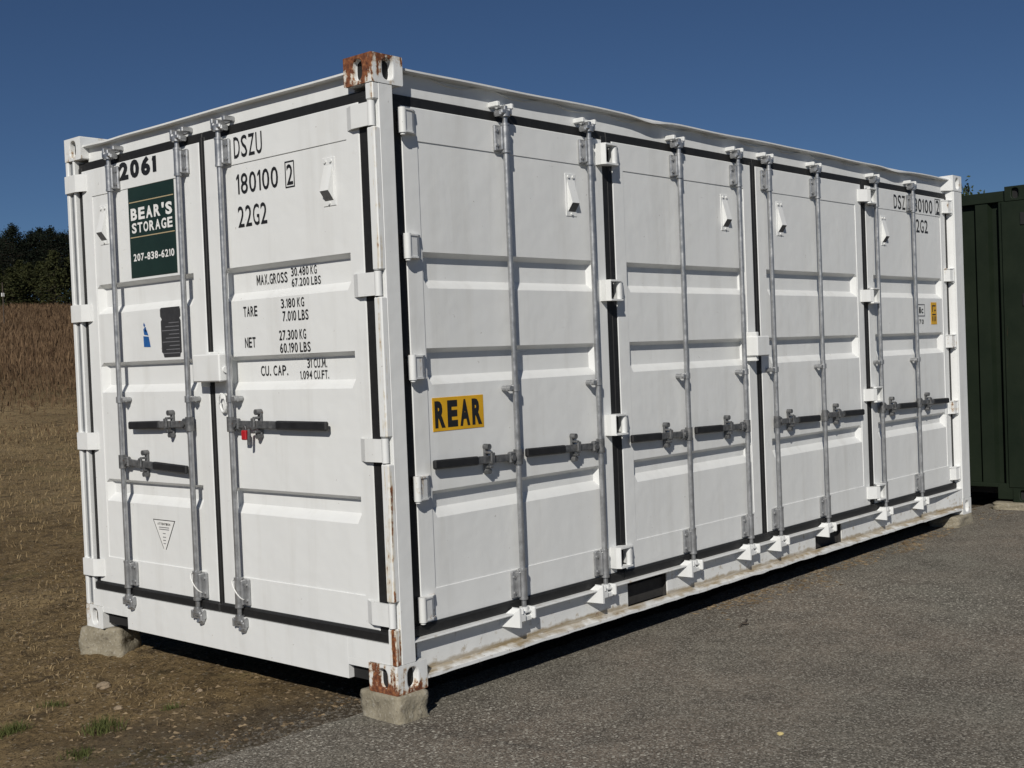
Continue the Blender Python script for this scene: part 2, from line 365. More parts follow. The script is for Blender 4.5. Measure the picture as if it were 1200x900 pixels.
# corner posts
EH = [2.350, 1.668, .993, .323]               # hinge heights of the end doors
mb = MB(); z = CH
for h in sorted(EH):
    mb.box(.002, .036, .0022, .047, z, h-.054, .005); z = h+.054
mb.box(.002, .036, .0022, .047, z, H-CH, .005); mb.box(.032, .112, .0016, .047, CH, H-CH, .004); mb.box(.064, .108, .046, .10, CH, H-CH, .003)
part(mb, 'corner_post', M['post'], label='corner post with a rust streak down its edge')
mb = MB(); mb.box(.002, .16, 2.408, 2.436, CH, H-CH, .005).box(.03, .16, 2.36, 2.41, CH, H-CH, .002).box(.004, .106, 2.350, 2.368, CH, H-CH, .004)
part(mb, 'corner_post', M['white']); part(MB().box(.014, .034, 2.369, 2.407, CH+.01, H-CH-.01, .003), 'channel_strip', M['greystrip'])
mb = MB(); mb.box(5.898, L-.002, .002, .06, CH, H-CH, .006).prism([(5.882, .075), (5.90, .008), (5.91, .008), (5.91, .12), (5.882, .12)], CH, H-CH)
part(mb, 'corner_post', M['white']); part(MB().box(5.93, L-.002, W-.12, W-.002, CH, H-CH, .006), 'corner_post', M['white'])

# rails
mb = MB(); n = 90; us = np.linspace(CS-.002, L-CS+.002, n)
dent = lambda u: math.exp(-((u-1.97)/.13)**2)*.9+math.exp(-((u-4.93)/.16)**2)*.8+.12*math.sin(u*3.1)+.08*math.sin(u*7.7)
prof = []
for u in us:
    k = dent(u); o_ = .026-.006*k; prof.append([(u, .074, 2.548), (u, .050, 2.561), (u, o_, 2.560-.019*k), (u, o_, 2.5525-.021*k), (u, .050, 2.5535-.004*k), (u, .073, 2.545)])
idx = [mb.vs(p) for p in prof]
for a, b in zip(idx[:-1], idx[1:]):
    for k in range(6): mb.face((a+k, a+(k+1) % 6, b+(k+1) % 6, b+k))
mb.box(CS-.01, L-CS+.01, .070, .13, 2.455, 2.546, .002)
mb.prism([(L-CS-.07, .0705), (L-CS+.001, .012), (L-CS+.001, .09)], 2.475, 2.556)
part(mb, 'top_rail', M['white'], label='top side rail with dented roof lip')
mb = MB(); n = 30; ys_ = np.linspace(CS-.002, W-CS+.002, n); prof = []
for u in ys_:
    k = .5*math.exp(-((u-2.05)/.12)**2)+.15*math.sin(u*5); prof.append([(.07, u, 2.536), (.012-.004*k, u, 2.541-.012*k), (.012-.004*k, u, 2.533-.013*k), (.07, u, 2.527)])
idx = [mb.vs(p) for p in prof]
for a, b in zip(idx[:-1], idx[1:]):
    for k in range(4): mb.face((a+k, a+(k+1) % 4, b+(k+1) % 4, b+k))
mb.box(.048, .12, CS-.01, W-CS+.01, 2.452, 2.534, .002); part(mb, 'end_header', M['white'])
mb = MB(); mb.box(.0046, .06, .303, 2.030, .030, .2045, .0006).box(.0046, .06, .04, .303, .120, .2045, .0006).box(.0046, .06, CS-.002, .303, .09, .120, .0006).box(.0046, .06, 2.030, 2.36, .120, .2045, .0006).box(.0046, .06, 2.030, W-CS+.002, .09, .120, .0006)
part(mb, 'end_sill', M['white'])
part(MB().box(.03, .10, .182, .30, .03, .088, .002), 'sill_pocket_shade', M['dark']); part(MB().box(.03, .10, 2.04, 2.26, .03, .088, .002), 'sill_pocket_shade', M['dark'])  # solid boxes whose dark colour stands for shade inside the sill cutouts
mb = MB(); PK = [(1.641, 1.990), (3.628, 3.985)]; u0 = CS-.005
for a, b in PK+[(L-CS+.005, None)]:
    mb.box(u0, a, .050, .058, .045, .196, .001); u0 = b
mb.box(.113, L-CS+.01, .004, .075, .1945, .2015, .0015)                     # ledge under the doors
mb.prism([(5.50, .0505), (L-CS+.002, .004), (L-CS+.002, .06), (5.50, .0565)], .052, .1945)
n = 160; us = np.linspace(CS-.004, L-CS+.004, n); idx = []
for u in us:
    e = .0035*float(fbm(np.array(u*9.), np.array(0.), 3, 31)); idx.append(mb.vs([(u, .0505, .062), (u, .004, .050+e*.5), (u, .003, .037+e*1.6), (u, .0505, .044)]))
for a, b in zip(idx[:-1], idx[1:]):
    for k in range(4): mb.face((a+k, a+(k+1) % 4, b+(k+1) % 4, b+k))
part(mb, 'bottom_rail', M['rail'])
for a, b in PK:
    mb = MB(); x0, x1 = a-.002, b+.002
    for q in ([(x0, .052, .05), (x1, .052, .05), (x1, 1.2, .05), (x0, 1.2, .05)], [(x0, .052, .19), (x1, .052, .19), (x1, 1.2, .19), (x0, 1.2, .19)],
              [(x0, .059, .05), (x0, 1.2, .05), (x0, 1.2, .19), (x0, .059, .19)], [(x1, .059, .05), (x1, 1.2, .05), (x1, 1.2, .19), (x1, .059, .19)], [(x0, 1.2, .05), (x1, 1.2, .05), (x1, 1.2, .19), (x0, 1.2, .19)]): mb.poly(q)
    part(mb, 'fork_pocket', M['floor'])
part(MB().box(.08, L-.08, .08, W-.06, .055, .16, .004), 'floor', M['floor'])
mb = MB(); ru = np.arange(.06, L-.05, .1045)                                # corrugated roof
idx = [mb.vs([(u, .06, 2.53+(.018 if (k//2) % 2 else 0)), (u, W-.06, 2.53+(.018 if (k//2) % 2 else 0))]) for k, u in enumerate(ru)]
for a, b in zip(idx[:-1], idx[1:]): mb.face((a, a+1, b+1, b))
part(mb, 'roof', M['white'])
def corr(fix, a0, a1, z0, z1, depth, axis):
    m = MB(); k = 0; ps = []; u = a0
    seq = [(.07, 0), (.07, depth), (.072, depth), (.07, 0)]
    st = 0; ps.append((u, 0))
    while u < a1:
        for du, dd in ((.072, 0), (.068, depth), (.070, depth), (.068, 0)):
            u += du; ps.append((min(u, a1), dd))
    ii = []
    for u, dd in ps: ii.append(m.vs([(u, fix+dd, z0), (u, fix+dd, z1)] if axis == 0 else [(fix+dd, u, z0), (fix+dd, u, z1)]))
    for a, b in zip(ii[:-1], ii[1:]): m.face((a, a+1, b+1, b))
    return m
mb = corr(W-.05, .1, L-.1, .16, 2.5, .036, 0); mb.box(.17, L-.17, W-.07, W-.004, .04, .165, .004).box(.17, L-.17, W-.07, W-.01, 2.47, 2.545, .004); part(mb, 'side_wall', M['white'])
mb = corr(L-.06, .1, W-.1, .16, 2.5, .036, 1); mb.box(L-.07, L-.004, .17, W-.17, .04, .165, .004).box(L-.07, L-.01, .17, W-.17, 2.47, 2.545, .004); part(mb, 'end_wall', M['white'])

# doors ------------------------------------------------------------
DS, DL = .025, .055                           # depth of the door faces on the end and on the side
PROF = [(2.272, 0), (1.808, 0), (1.788, .036), (1.692, .036), (1.655, 0), (1.402, 0), (1.383, .036), (1.284, .036), (1.247, 0), (.797, 0), (.778, .036), (.722, .036), (.681, 0), (.385, 0)]
def pdepth(z):
    for (z0, d0), (z1, d1) in zip(PROF[:-1], PROF[1:]):
        if z <= z0 and z >= z1: return .004+d0+(d1-d0)*(z0-z)/(z0-z1)
    return 0.
def door(mp, name, u0, u1, p0, p1, D, seal, label=None, z0=.247, z1=2.412):
    mb = MB(mp); c = .004
    zt, zb = PROF[0][0], PROF[-1][0]
    def q(a, b, e, f_): mb.poly([a, b, e, f_])
    for a, b, e, g in ((u0+c, p0, z0+c, z1-c), (p1, u1-c, z0+c, z1-c), (p0, p1, zt, z1-c), (p0, p1, z0+c, zb)): q((a, D, e), (b, D, e), (b, D, g), (a, D, g))
    for (a, b) in (((u0+c, z0+c), (u1-c, z0+c)), ((u1-c, z0+c), (u1-c, z1-c)), ((u1-c, z1-c), (u0+c, z1-c)), ((u0+c, z1-c), (u0+c, z0+c))):
        A = (u0 if a[0] < (u0+u1)/2 else u1, z0 if a[1] < 1.3 else z1); B = (u0 if b[0] < (u0+u1)/2 else u1, z0 if b[1] < 1.3 else z1)
        q((a[0], D, a[1]), (b[0], D, b[1]), (B[0], D+c, B[1]), (A[0], D+c, A[1])); q((A[0], D+c, A[1]), (B[0], D+c, B[1]), (B[0], D+.05, B[1]), (A[0], D+.05, A[1]))
    st = [(p0, 0, 0), (p0+.0015, .004, 0), (p0+.008, .004, 0), (p0+.034, .004, 1)]+[(p0+.034+(p1-p0-.068)*k/12, .004, 1) for k in range(1, 12)]+[(p1-.034, .004, 1), (p1-.008, .004, 0), (p1-.0015, .004, 0), (p1, 0, 0)]
    zz = [(zt, 0, 0), (zt-.0015, 1, 0)]
    for (za, da), (zb_, db) in zip(PROF[:-1], PROF[1:]):
        m_ = 5 if za-zb_ > .2 else 1
        for k in range(m_): zz.append((za+(zb_-za)*k/m_-(.0015 if za == zt and k == 0 else 0)*1.5, 1, da+(db-da)*k/m_))
    zz += [(zb+.0015, 1, 0), (zb, 0, 0)]; rows_ = []
    for z_, on, dp in zz:
        wob = [.0014*float(fbm(np.array(u*1.7+u0*5), np.array(z_*1.7), 2, 41)) for u, _, _ in st]
        rows_.append(mb.vs([(u, D+(a*on)+dp*k+(w_ if (on and a) else 0), z_) for (u, a, k), w_ in zip(st, wob)]))
    for a, b in zip(rows_[:-1], rows_[1:]):
        for k in range(len(st)-1): mb.face((a+k, a+k+1, b+k+1, b+k))
    o = part(mb, name, M['white'], label=label)
    g = MB(mp); e = D+.003; s0, s1 = seal          # rubber seal round the leaf
    g.box(u0-s0, u0+.002, e, e+.03, z0-.02, z1+.02, .003).box(u1-.002, u1+s1, e, e+.03, z0-.02, z1+.02, .003)
    g.box(u0-s0-.001, u1+s1+.001, D-.014, D+.03, .2025, z0+.002, .008).box(u0-s0, u1+s1, e+.003, e+.032, z1-.002, 2.4555, .004)
    part(g, 'gasket', M['rubber'], o); return o
ed_r = door(SHORT, 'end_door', .119, 1.203, .198, 1.112, DS, (.070, .0205)); ed_l = door(SHORT, 'end_door', 1.245, 2.318, 1.330, 2.222, DS, (.0205, .034))
sdoors = [door(LONG, 'side_door', a, b, a+.088, b-.085, DL, e) for a, b, e in ((.203, 1.568, (.088, .0405)), (1.650, 2.996, (.0405, .0285)), (3.054, 4.428, (.0285, .0335)), (4.496, 5.846, (.0335, .042)))]
part(MB().box(.075, .085, .10, 2.345, .17, 2.47, .001), 'door_seal_backing', M['rubber']); part(MB().box(.105, 5.885, .098, .108, .17, 2.47, .001), 'door_seal_backing', M['rubber'])

# hinges
def hinge_plate(z, far):
    mb = MB()
    if not far:
        mb.cyl((.012, .026, z-.05), (.012, .026, z+.05), .0155); mb.prism([(.004, .03), (.013, .03), (.017, .150), (.026, .180), (.0255, .190), (.003, .140)], z-.047, z+.047)
        mb.box(.012, .024, .030, .06, z-.040, z+.040, .003)
    else:
        mb.cyl((.010, 2.40, z-.049), (.010, 2.40, z+.049), .0145); mb.prism([(-.010, 2.428), (.004, 2.430), (.006, 2.315), (.0255, 2.268), (.014, 2.272), (-.010, 2.325)], z-.045, z+.045)
    return part(mb, 'hinge', M['white'])
for z in EH: hinge_plate(z, False); hinge_plate(z, True)
def hinge_lug(u, z, s):                        # post hinge of the side doors; s = direction of the leaf
    mb = MB(); b = u; P = lambda a, d: (b+s*a, d)
    mb.cyl((b, .026, z-.052), (b, .026, z+.052), .0165); mb.prism([P(0, .014), P(.052, .022), P(.090, .048), P(.090, .0545), P(.0, .0545)], z-.042, z+.042)
    mb.prism([P(.0, .010), P(.054, .018), P(.096, .047), P(.096, .0548), P(0, .0548)], z+.0425, z+.049); mb.prism([P(.0, .010), P(.054, .018), P(.096, .047), P(.096, .0548), P(0, .0548)], z-.049, z-.0425)
    mb.cyl((b, .026, z-.060), (b, .026, z-.0521), .011)
    return part(mb, 'hinge', M['stain'])
for z in (2.343, 1.826, 1.324, .820, .316): hinge_lug(.183, z, 1); hinge_lug(5.885, z+.008, -1)
def hinge_fold(u, z, s):                       # fold hinge between two leaves
    mb = MB(); P = lambda a, d: (u+s*a, d)
    mb.cyl((u, .012, z-.044), (u, .012, z+.044), .0140)
    pl = [P(-.098, .0545), P(-.098, .018), P(-.085, -.006), P(.012, -.006), P(.02, .012), P(.0, .032), P(-.03, .0545)]
    mb.prism(pl, z+.0435, z+.052); mb.prism(pl, z-.052, z-.0435); mb.prism([P(-.098, .0545), P(-.098, .018), P(-.086, -.004), P(-.078, -.002), P(-.088, .02), P(-.088, .0545)], z-.0435, z+.0435)
    mb.box(u-s*.088, u-s*.043, .049, .0548, z-.043, z+.043, .001)
    mb.prism([P(.004, -.002), P(.03, .008), P(.085, .046), P(.085, .0545), P(.012, .0545), P(.004, .03)], z-.04, z+.04)
    return part(mb, 'hinge', M['white'])
for z in (2.333, 1.660, .992, .330): hinge_fold(1.609, z, 1); hinge_fold(4.462, z+.002, -1)

# locking bars
def lock_bar(mp, u, ax, D, hdir, hlen, hz, side, hz_end=0, topz=2.44, long_side=True, label=None):
    mb = MB(mp); r = .0132
    mb.cyl((u, ax, .255), (u, ax, 2.40), r, n=18); mb.cyl((u, ax, .205), (u, ax, .256), r*.86, n=16); mb.cyl((u, ax, 2.399), (u, ax, topz), r*.9, n=16)
    bar = part(mb, 'locking_bar', M['steel'], label=label)
    for z0, z1 in ((2.272, 2.396), (.254, .386)):
        g = MB(mp); g.cyl((u, ax, z0), (u, ax, z1), .0185, n=18); g.cyl((u, ax, z0-.004), (u, ax, z0+.006), .0202, n=18).cyl((u, ax, z1-.006), (u, ax, z1+.004), .0202, n=18)
        a, b = u+side*.010, u+side*.052; g.box(a, b, D-.016, D-.001, z0+.004, z1-.004, .004).box(u+side*.015, u+side*.029, ax-.004, D-.001, z0+.008, z1-.008, .004)
        for zz in (z0+.03, z1-.03): g.cyl((u+side*.042, D-.024, zz), (u+side*.042, D-.010, zz), .0075, n=8)
        part(g, 'guide_bracket', M['steel'], bar)
    g = MB(mp); g.cyl((u, ax, 1.195), (u, ax, 1.226), .0190, n=16); g.box(u+side*.012, u+side*.058, ax-.006, ax+.010, 1.197, 1.224, .004); g.cyl((u+side*.048, ax-.018, 1.2105), (u+side*.048, D, 1.2105), .0115, n=8)
    part(g, 'clamp', M['steel'], bar)
    # handle, its catch on the door and the rubber grip
    s = hdir; hd = D-.027; z = hz; sl_ = hz_end/hlen; Z = lambda a: z+sl_*a
    g = MB(mp)
    g.cyl((u, ax, z-.034), (u, ax, z+.034), .0205, n=12); g.box(u+s*.012, u+s*.058, hd-.012, hd+.012, z-.026, z+.026, .006); g.cyl((u+s*.040, hd-.020, z), (u+s*.040, hd+.020, z), .014, n=10)
    gs = hlen*.50
    for a0, a1, h_ in ((.05, .15, .0165), (.15, gs, .0175)):
        i = len(g.v); g.box(u+s*a0, u+s*a1, hd-.006, hd+.006, z-h_, z+h_, .003)
        for k in range(i, len(g.v)):
            p = list(g.v[k]); uu = p[0] if mp is LONG else p[1]; p[2] += sl_*abs(uu-u); g.v[k] = tuple(p)
    hnd = part(g, 'handle', M['iron'], bar)
    g = MB(mp); g.box(u+s*gs*.98, u+s*hlen, hd-.011, hd+.011, z-.0195, z+.0195, .006)
    for k in range(len(g.v)):
        p = list(g.v[k]); uu = p[0] if mp is LONG else p[1]; p[2] += sl_*abs(uu-u); g.v[k] = tuple(p)
    part(g, 'handle_grip', M['grip'], bar)
    g = MB(mp); c = u+s*.185; zc = Z(.185)
    g.box(c-.012, c+.012, D-.012, D+.001, zc-.056, zc+.060, .006); g.box(c-.011, c+.011, hd-.016, D-.002, zc+.025, zc+.036, .004).box(c-.011, c+.011, hd-.016, D-.002, zc-.038, zc-.027, .004)
    g.cyl((c, hd-.004, zc+.056), (c, D, zc+.056), .0135, n=12); g.cyl((c, hd-.002, zc-.052), (c, D, zc-.052), .0125, n=12); g.box(c-.004, c+.022, hd-.018, hd-.0065, zc-.012, zc+.030, .003)
    g.cyl((c+.006, hd-.020, zc-.014), (c+.006, hd-.004, zc-.014), .009, n=8)
    part(g, 'handle_catch', M['iron'], bar)
    # cams
    g = MB(mp); t = topz
    g.cyl((u, ax, t-.010), (u, ax, t+.012), .024, n=12); g.box(u-.040, u+.022, ax-.020, ax+.006, t-.002, t+.020, .005).box(u+.008, u+.034, ax-.020, ax+.03, t-.004, t+.030, .006).box(u-.044, u-.022, ax-.014, ax+.03, t-.010, t+.016, .006)
    g.box(u-.012, u+.012, ax-.012, ax+.035, t+.016, t+.040, .004)
    part(g, 'cam', M['steel'], bar); g = MB(mp)
    if not long_side:
        g.cyl((u, ax, .190), (u, ax, .214), .022, n=12); g.box(u-.036, u+.030, ax-.018, ax+.014, .176, .198, .006).box(u-.046, u-.016, ax-.016, ax+.012, .150, .188, .007).box(u+.010, u+.034, ax-.014, ax+.012, .168, .196, .006)
        g.cyl((u-.020, ax-.016, .160), (u-.024, ax+.010, .146), .014, n=8)
    else:
        g.cyl((u, ax, .196), (u, ax, .216), .022, n=12); g.box(u-.030, u+.032, ax-.022, ax+.006, .188, .203, .005)
    part(g, 'cam', M['steel'] if not long_side else M['white'], bar)
    # keepers on the frame
    k = MB(mp); wb = .0712 if long_side else .0490; fr = .012 if long_side else -.012
    k.box(u-.058, u-.036, fr, wb, 2.470, 2.494, .004).box(u+.036, u+.054, fr, wb, 2.468, 2.494, .004).box(u-.056, u+.052, wb-.006, wb, 2.471, 2.491, .002)
    part(k, 'cam_keeper', M['white'] if long_side else M['steel']); k = MB(mp)
    if long_side:
        a = u-.072; tip = (u-.140, .0502, .150); e0, e1 = (a, -.014, .136), (a, -.014, .222); b0, b1 = (a+.012, -.014, .134), (a+.012, -.014, .223)
        k.poly([tip, e0, e1]); k.poly([e0, b0, b1, e1]); k.poly([tip, e1, (a, .03, .222), (u-.12, .0502, .19)]); k.poly([tip, e0, b0, (a+.012, .0502, .15)])
        k.poly([b0, b1, (a+.012, .0502, .223), (a+.012, .0502, .135)]); k.poly([e1, b1, (a+.012, .03, .223), (a, .03, .222)])
        k.box(a+.010, u-.024, -.012, .0503, .156, .194, .005).box(u-.058, u-.040, -.016, .004, .190, .222, .005).box(u+.026, u+.046, -.014, .0503, .158, .214, .006).box(u-.03, u+.03, .002, .0503, .154, .178, .003)
        part(k, 'cam_keeper', M['white'])
    else:
        k.box(u-.050, u+.042, -.016, .0042, .164, .172, .002).box(u+.034, u+.048, -.018, .0042, .160, .200, .004).box(u-.052, u-.040, -.018, .0042, .162, .205, .004)
        part(k, 'cam_keeper', M['steel'])
    return bar
AXL, AXS = .022, -.006
for u, hd_, hl in ((.813, -1, .53), (1.425, -1, .55), (2.205, -1, .515), (2.808, -1, .53), (3.153, 1, .545), (3.756, 1, .555), (4.593, 1, .57), (5.197, 1, .54)):
    lock_bar(LONG, u, AXL, DL, hd_, hl, .898, -1, hz_end=.012 if hd_ < 0 else -.012)
b1 = lock_bar(SHORT, 1.041, AXS, DS, -1, .676, 1.094, -1, -.004, long_side=False); b2 = lock_bar(SHORT, 1.374, AXS, DS, 1, .54, 1.092, -1, -.012, long_side=False); b3 = lock_bar(SHORT, 1.988, AXS, DS, -1, .572, .895, -1, -.024, long_side=False)
for b, u in ((b1, 1.041), (b2, 1.374)):        # white wire ties round the lower brackets
    mb = MB(SHORT); mb.tube([(u+.026*math.cos(t)*1.08, AXS-.029*math.sin(t), .352-.045*math.cos(t-.35)*-1-.02) for t in np.linspace(-.3, math.pi+.2, 14)], .0035, 6); part(mb, 'wire_tie', M['wtext'], b)

# vents
def vent(mp, u, z0, z1, D, door_o, s):
    """hooded vent; s = +1 if the picture's right is +u"""
    mb = MB(mp); w_ = .040; D = D+.0045
    mb.box(u-w_, u+w_, D-.004, D+.001, z0, z1, .0015)
    zt, zb, zk = z1-.032, z0+.022, z0+.062
    for k in (-1, 1): mb.cyl((u+k*.018, D-.010, z1-.016), (u+k*.018, D-.003, z1-.016), .0075, n=8)
    mb.cyl((u, D-.010, z0+.011), (u, D-.003, z0+.011), .0065, n=8)
    a, b = u-.027, u+.027; A = [(a, D-.004, zt), (b, D-.004, zt), (b, D-.034, zk), (a, D-.034, zk)]
    mb.poly(A); mb.poly([(a, D-.004, zt), (a, D-.034, zk), (a, D-.004, zb)]); mb.poly([(b, D-.004, zt), (b, D-.034, zk), (b, D-.004, zb)])
    mb.cur = 1; mb.poly([(a, D-.034, zk), (b, D-.034, zk), (b, D-.004, zb), (a, D-.004, zb)])
    part(mb, 'vent_cover', [M['white'], M['grille']], door_o)
vent(SHORT, .320, 2.012, 2.214, DS, ed_r, -1); vent(SHORT, 2.118, 2.012, 2.214, DS, ed_l, -1)
for u, d_ in ((1.311, 0), (2.704, 1), (3.330, 2), (4.773, 3)): vent(LONG, u, 2.016, 2.222, DL, sdoors[d_], 1)

# lock boxes and the ring below
mb = MB(SHORT); mb.box(1.050, 1.262, -.052, .024, 1.290, 1.418, .006).box(1.232, 1.246, -.02, .024, 1.268, 1.292, .003).box(1.150, 1.172, -.03, .02, 1.416, 1.428, .003)
mb.cyl((1.052, -.02, 1.345), (1.040, -.02, 1.345), .016, n=10); part(mb, 'lock_box', M['white'])
mb = MB(LONG); mb.box(2.866, 3.006, -.030, .054, 1.296, 1.412, .006).box(2.880, 2.905, -.012, .054, 1.268, 1.300, .003).box(2.872, 2.90, -.02, .054, 1.408, 1.436, .003); part(mb, 'lock_box', M['white'])
mb = MB(SHORT); mb.tube([(1.118+.026*math.cos(t), .006-.006*math.cos(t*.5), 1.190+.042*math.sin(t)) for t in np.linspace(0, 2*math.pi, 19)], .0065, 8); mb.cyl((1.13, .024, 1.222), (1.10, -.004, 1.222), .012, n=8); part(mb, 'lashing_ring', M['white'])

# lettering
GLY = {}
def glyph(ch, offset):
    if (ch, offset) in GLY: return GLY[ch, offset]
    if ch == '1':                                   # a one with its flag
        t = .085+offset*1.6; v = np.array([(.20-t, 0, 0), (.20, 0, 0), (.20, .69, 0), (.20-t, .69, 0), (.20-t, .57, 0), (0, .49, 0), (0, .57, 0), (.20-t*.9, .69, 0)]); fc = [(0, 1, 2, 3), (4, 7, 6, 5)]
    elif ch == 'M':
        t = .085+offset*1.6; w_ = .52; h_ = .69; v = []; fc = []
        for q in ([(0, 0), (t, 0), (t, h_), (0, h_)], [(w_-t, 0), (w_, 0), (w_, h_), (w_-t, h_)], [(t*.98, h_), (t*.98, h_-.24), (w_/2, .10), (w_/2, .30)], [(w_-t*.98, h_), (w_/2, .30), (w_/2, .10), (w_-t*.98, h_-.24)]):
            fc.append(tuple(range(len(v), len(v)+4))); v += [(a, b, 0) for a, b in q]
        v = np.array(v, float)
    else:
        cu = bpy.data.curves.new('t', 'FONT'); cu.body = ch; cu.resolution_u = 3; cu.offset = offset
        o = bpy.data.objects.new('t', cu); C.objects.link(o); me = bpy.data.meshes.new_from_object(o)
        v = np.array([x.co[:] for x in me.vertices]); fc = [tuple(p.vertices) for p in me.polygons]
        bpy.data.objects.remove(o); bpy.data.curves.remove(cu); bpy.data.meshes.remove(me)
    v[:, 0] -= v[:, 0].min(); GLY[ch, offset] = (v, fc); return v, fc
def text_mesh(s, offset=0.0):
    V = []; F = []; x = 0; n = 0
    for ch in s:
        if ch == ' ': x += .22; continue
        v, fc = glyph(ch, offset); v = v.copy(); w_ = v[:, 0].max()
        if ch.isalnum() and ch != '1': t_ = .54 if ch == 'M' else .46; v[:, 0] *= t_/w_; w_ = t_       # stencil letters of one width
        v[:, 0] += x; V.append(v); F += [tuple(i+n for i in q) for q in fc]; n += len(v); x += w_+.10
    v = np.concatenate(V); v[:, 0] /= v[:, 0].max(); v[:, 1] -= v[:, 1].min(); v[:, 1] /= v[:, 1].max(); return v, F
def lettering(mp, s, ua, ub, z0, z1, D, parent, mat='ink', offset=.012, flat=None, name='lettering'):
    v, fc = text_mesh(s, offset); mb = MB(mp); pts = []
    for x, y, _ in v:
        u = ua+(ub-ua)*x; z = z0+(z1-z0)*y; pts.append((u, (D+pdepth(z)-.0022) if flat is None else flat, z))
    i = mb.vs(pts)
    for q in fc: mb.face([i+k for k in q])
    return part(mb, name, M[mat], parent)
def frame(mp, ua, ub, z0, z1, t, d, parent, mat):
    mb = MB(mp)
    for a, b, c, e in ((ua, ub, z0, z0+t), (ua, ub, z1-t, z1), (ua, ua+t, z0+t, z1-t), (ub-t, ub, z0+t, z1-t)): mb.poly([(a, d, c), (b, d, c), (b, d, e), (a, d, e)])
    return part(mb, 'lettering', M[mat], parent)
for s, a, b, z0, z1, of in (('DSZU', .968, .760, 2.296, 2.394, .006), ('180100', .966, .662, 2.133, 2.226, .006), ('2', .601, .559, 2.134, 2.222, .006), ('22G2', .964, .751, 1.984, 2.080, .006),
        ('MAX.GROSS', .895, .672, 1.719, 1.766, .012), ('30.480 KG', .646, .470, 1.742, 1.780, .012), ('67.200 LBS', .644, .445, 1.696, 1.733, .012), ('TARE', .956, .853, 1.580, 1.626, .012),
        ('3.180 KG', .680, .520, 1.604, 1.645, .012), ('7.010 LBS', .672, .494, 1.546, 1.591, .012), ('NET', .954, .875, 1.440, 1.486, .012), ('27.300 KG', .702, .516, 1.464, 1.508, .012), ('60.190 LBS', .700, .489, 1.408, 1.452, .012),
        ('CU. CAP.', .893, .696, 1.309, 1.355, .012), ('31 CU.M.', .562, .428, 1.338, 1.378, .012), ('1.094 CU.FT.', .613, .418, 1.289, 1.327, .012)):
    lettering(SHORT, s, a, b, z0, z1, DS, ed_r, offset=of)
frame(SHORT, .548, .612, 2.122, 2.236, .005, DS+.0018, ed_r, 'ink')
lettering(SHORT, '2061', 1.940, 1.604, 2.316, 2.410, DS, ed_l, offset=.055)
for s, a, b, z0, z1 in (('DSZU', 4.945, 5.205, 2.284, 2.385), ('180100', 5.240, 5.615, 2.284, 2.385), ('2', 5.682, 5.742, 2.292, 2.392), ('22G2', 5.245, 5.530, 2.135, 2.232)): lettering(LONG, s, a, b, z0, z1, DL, sdoors[3], offset=.008)
frame(LONG, 5.664, 5.758, 2.283, 2.402, .006, DL-.0012, sdoors[3], 'ink')
lettering(LONG, 'ic', 5.325, 5.400, 1.545, 1.590, DL, sdoors[3], offset=.02); lettering(LONG, '70', 5.325, 5.405, 1.466, 1.500, DL, sdoors[3], offset=.012); frame(LONG, 5.305, 5.430, 1.522, 1.612, .007, DL+.0022, sdoors[3], 'grey')
# decals and plates
def panel(mp, name, ua, ub, z0, z1, D, t, mat, parent=root, label=None):
    return part(MB(mp).box(ua, ub, D-t, D+.003, z0, z1, .0006), name, mat, parent, label)
SF = DS+.0035
sg = panel(SHORT, 'sign_panel', 1.468, 1.877, 1.820, 2.270, SF, .002, M['sign'], label='dark green company sign with white lettering'); fl = SF-.0026
lettering(SHORT, "BEAR'S", 1.857, 1.488, 2.106, 2.169, DS, sg, 'wtext', .04, fl); lettering(SHORT, 'STORAGE', 1.852, 1.490, 2.042, 2.093, DS, sg, 'wtext', .03, fl); lettering(SHORT, '207-838-6210', 1.848, 1.486, 1.902, 1.940, DS, sg, 'wtext', .025, fl)
for z in (2.194, 2.019): part(MB(SHORT).box(1.474, 1.868, fl-.0005, fl+.001, z, z+.005, .0002), 'sign_line', M['gold'], sg)
rr = panel(LONG, 'rear_decal', .318, .634, 1.046, 1.190, DL+.0035, .0015, M['yellow'], label='yellow decal reading REAR'); lettering(LONG, 'REAR', .330, .622, 1.060, 1.176, DL, rr, 'ink', .055, DL+.0014)
yd = panel(LONG, 'warning_decal', 5.540, 5.645, 1.462, 1.626, DL+.0035, .0015, M['yellow'])
mb = MB(LONG); d = DL+.0014
for a, b, c, e in ((5.56, 5.625, 1.595, 1.605), (5.56, 5.572, 1.555, 1.595), (5.60, 5.625, 1.56, 1.572), (5.56, 5.625, 1.530, 1.540), (5.56, 5.575, 1.485, 1.522), (5.59, 5.60, 1.485, 1.522), (5.612, 5.625, 1.485, 1.522)): mb.poly([(a, d, c), (b, d, c), (b, d, e), (a, d, e)])
part(mb, 'lettering', M['ink'], yd)
def plate_poly(mp, name, pts, d0, d1, mat, parent=root):
    mb = MB(mp); n = len(pts); a = mb.vs([(u, d0, z) for u, z in pts]); b = mb.vs([(u, d1, z) for u, z in pts]); mb.face(range(a, a+n))
    for k in range(n): mb.face((a+k, a+(k+1) % n, b+(k+1) % n, b+k))
    return part(mb, name, mat, parent)
dp = plate_poly(SHORT, 'data_plate', [(1.632, 1.440), (1.620, 1.436), (1.614, 1.416), (1.478, 1.416), (1.474, 1.434), (1.464, 1.438), (1.463, 1.590), (1.472, 1.602), (1.620, 1.602), (1.631, 1.592)], SF-.003, SF+.004, M['plate'])
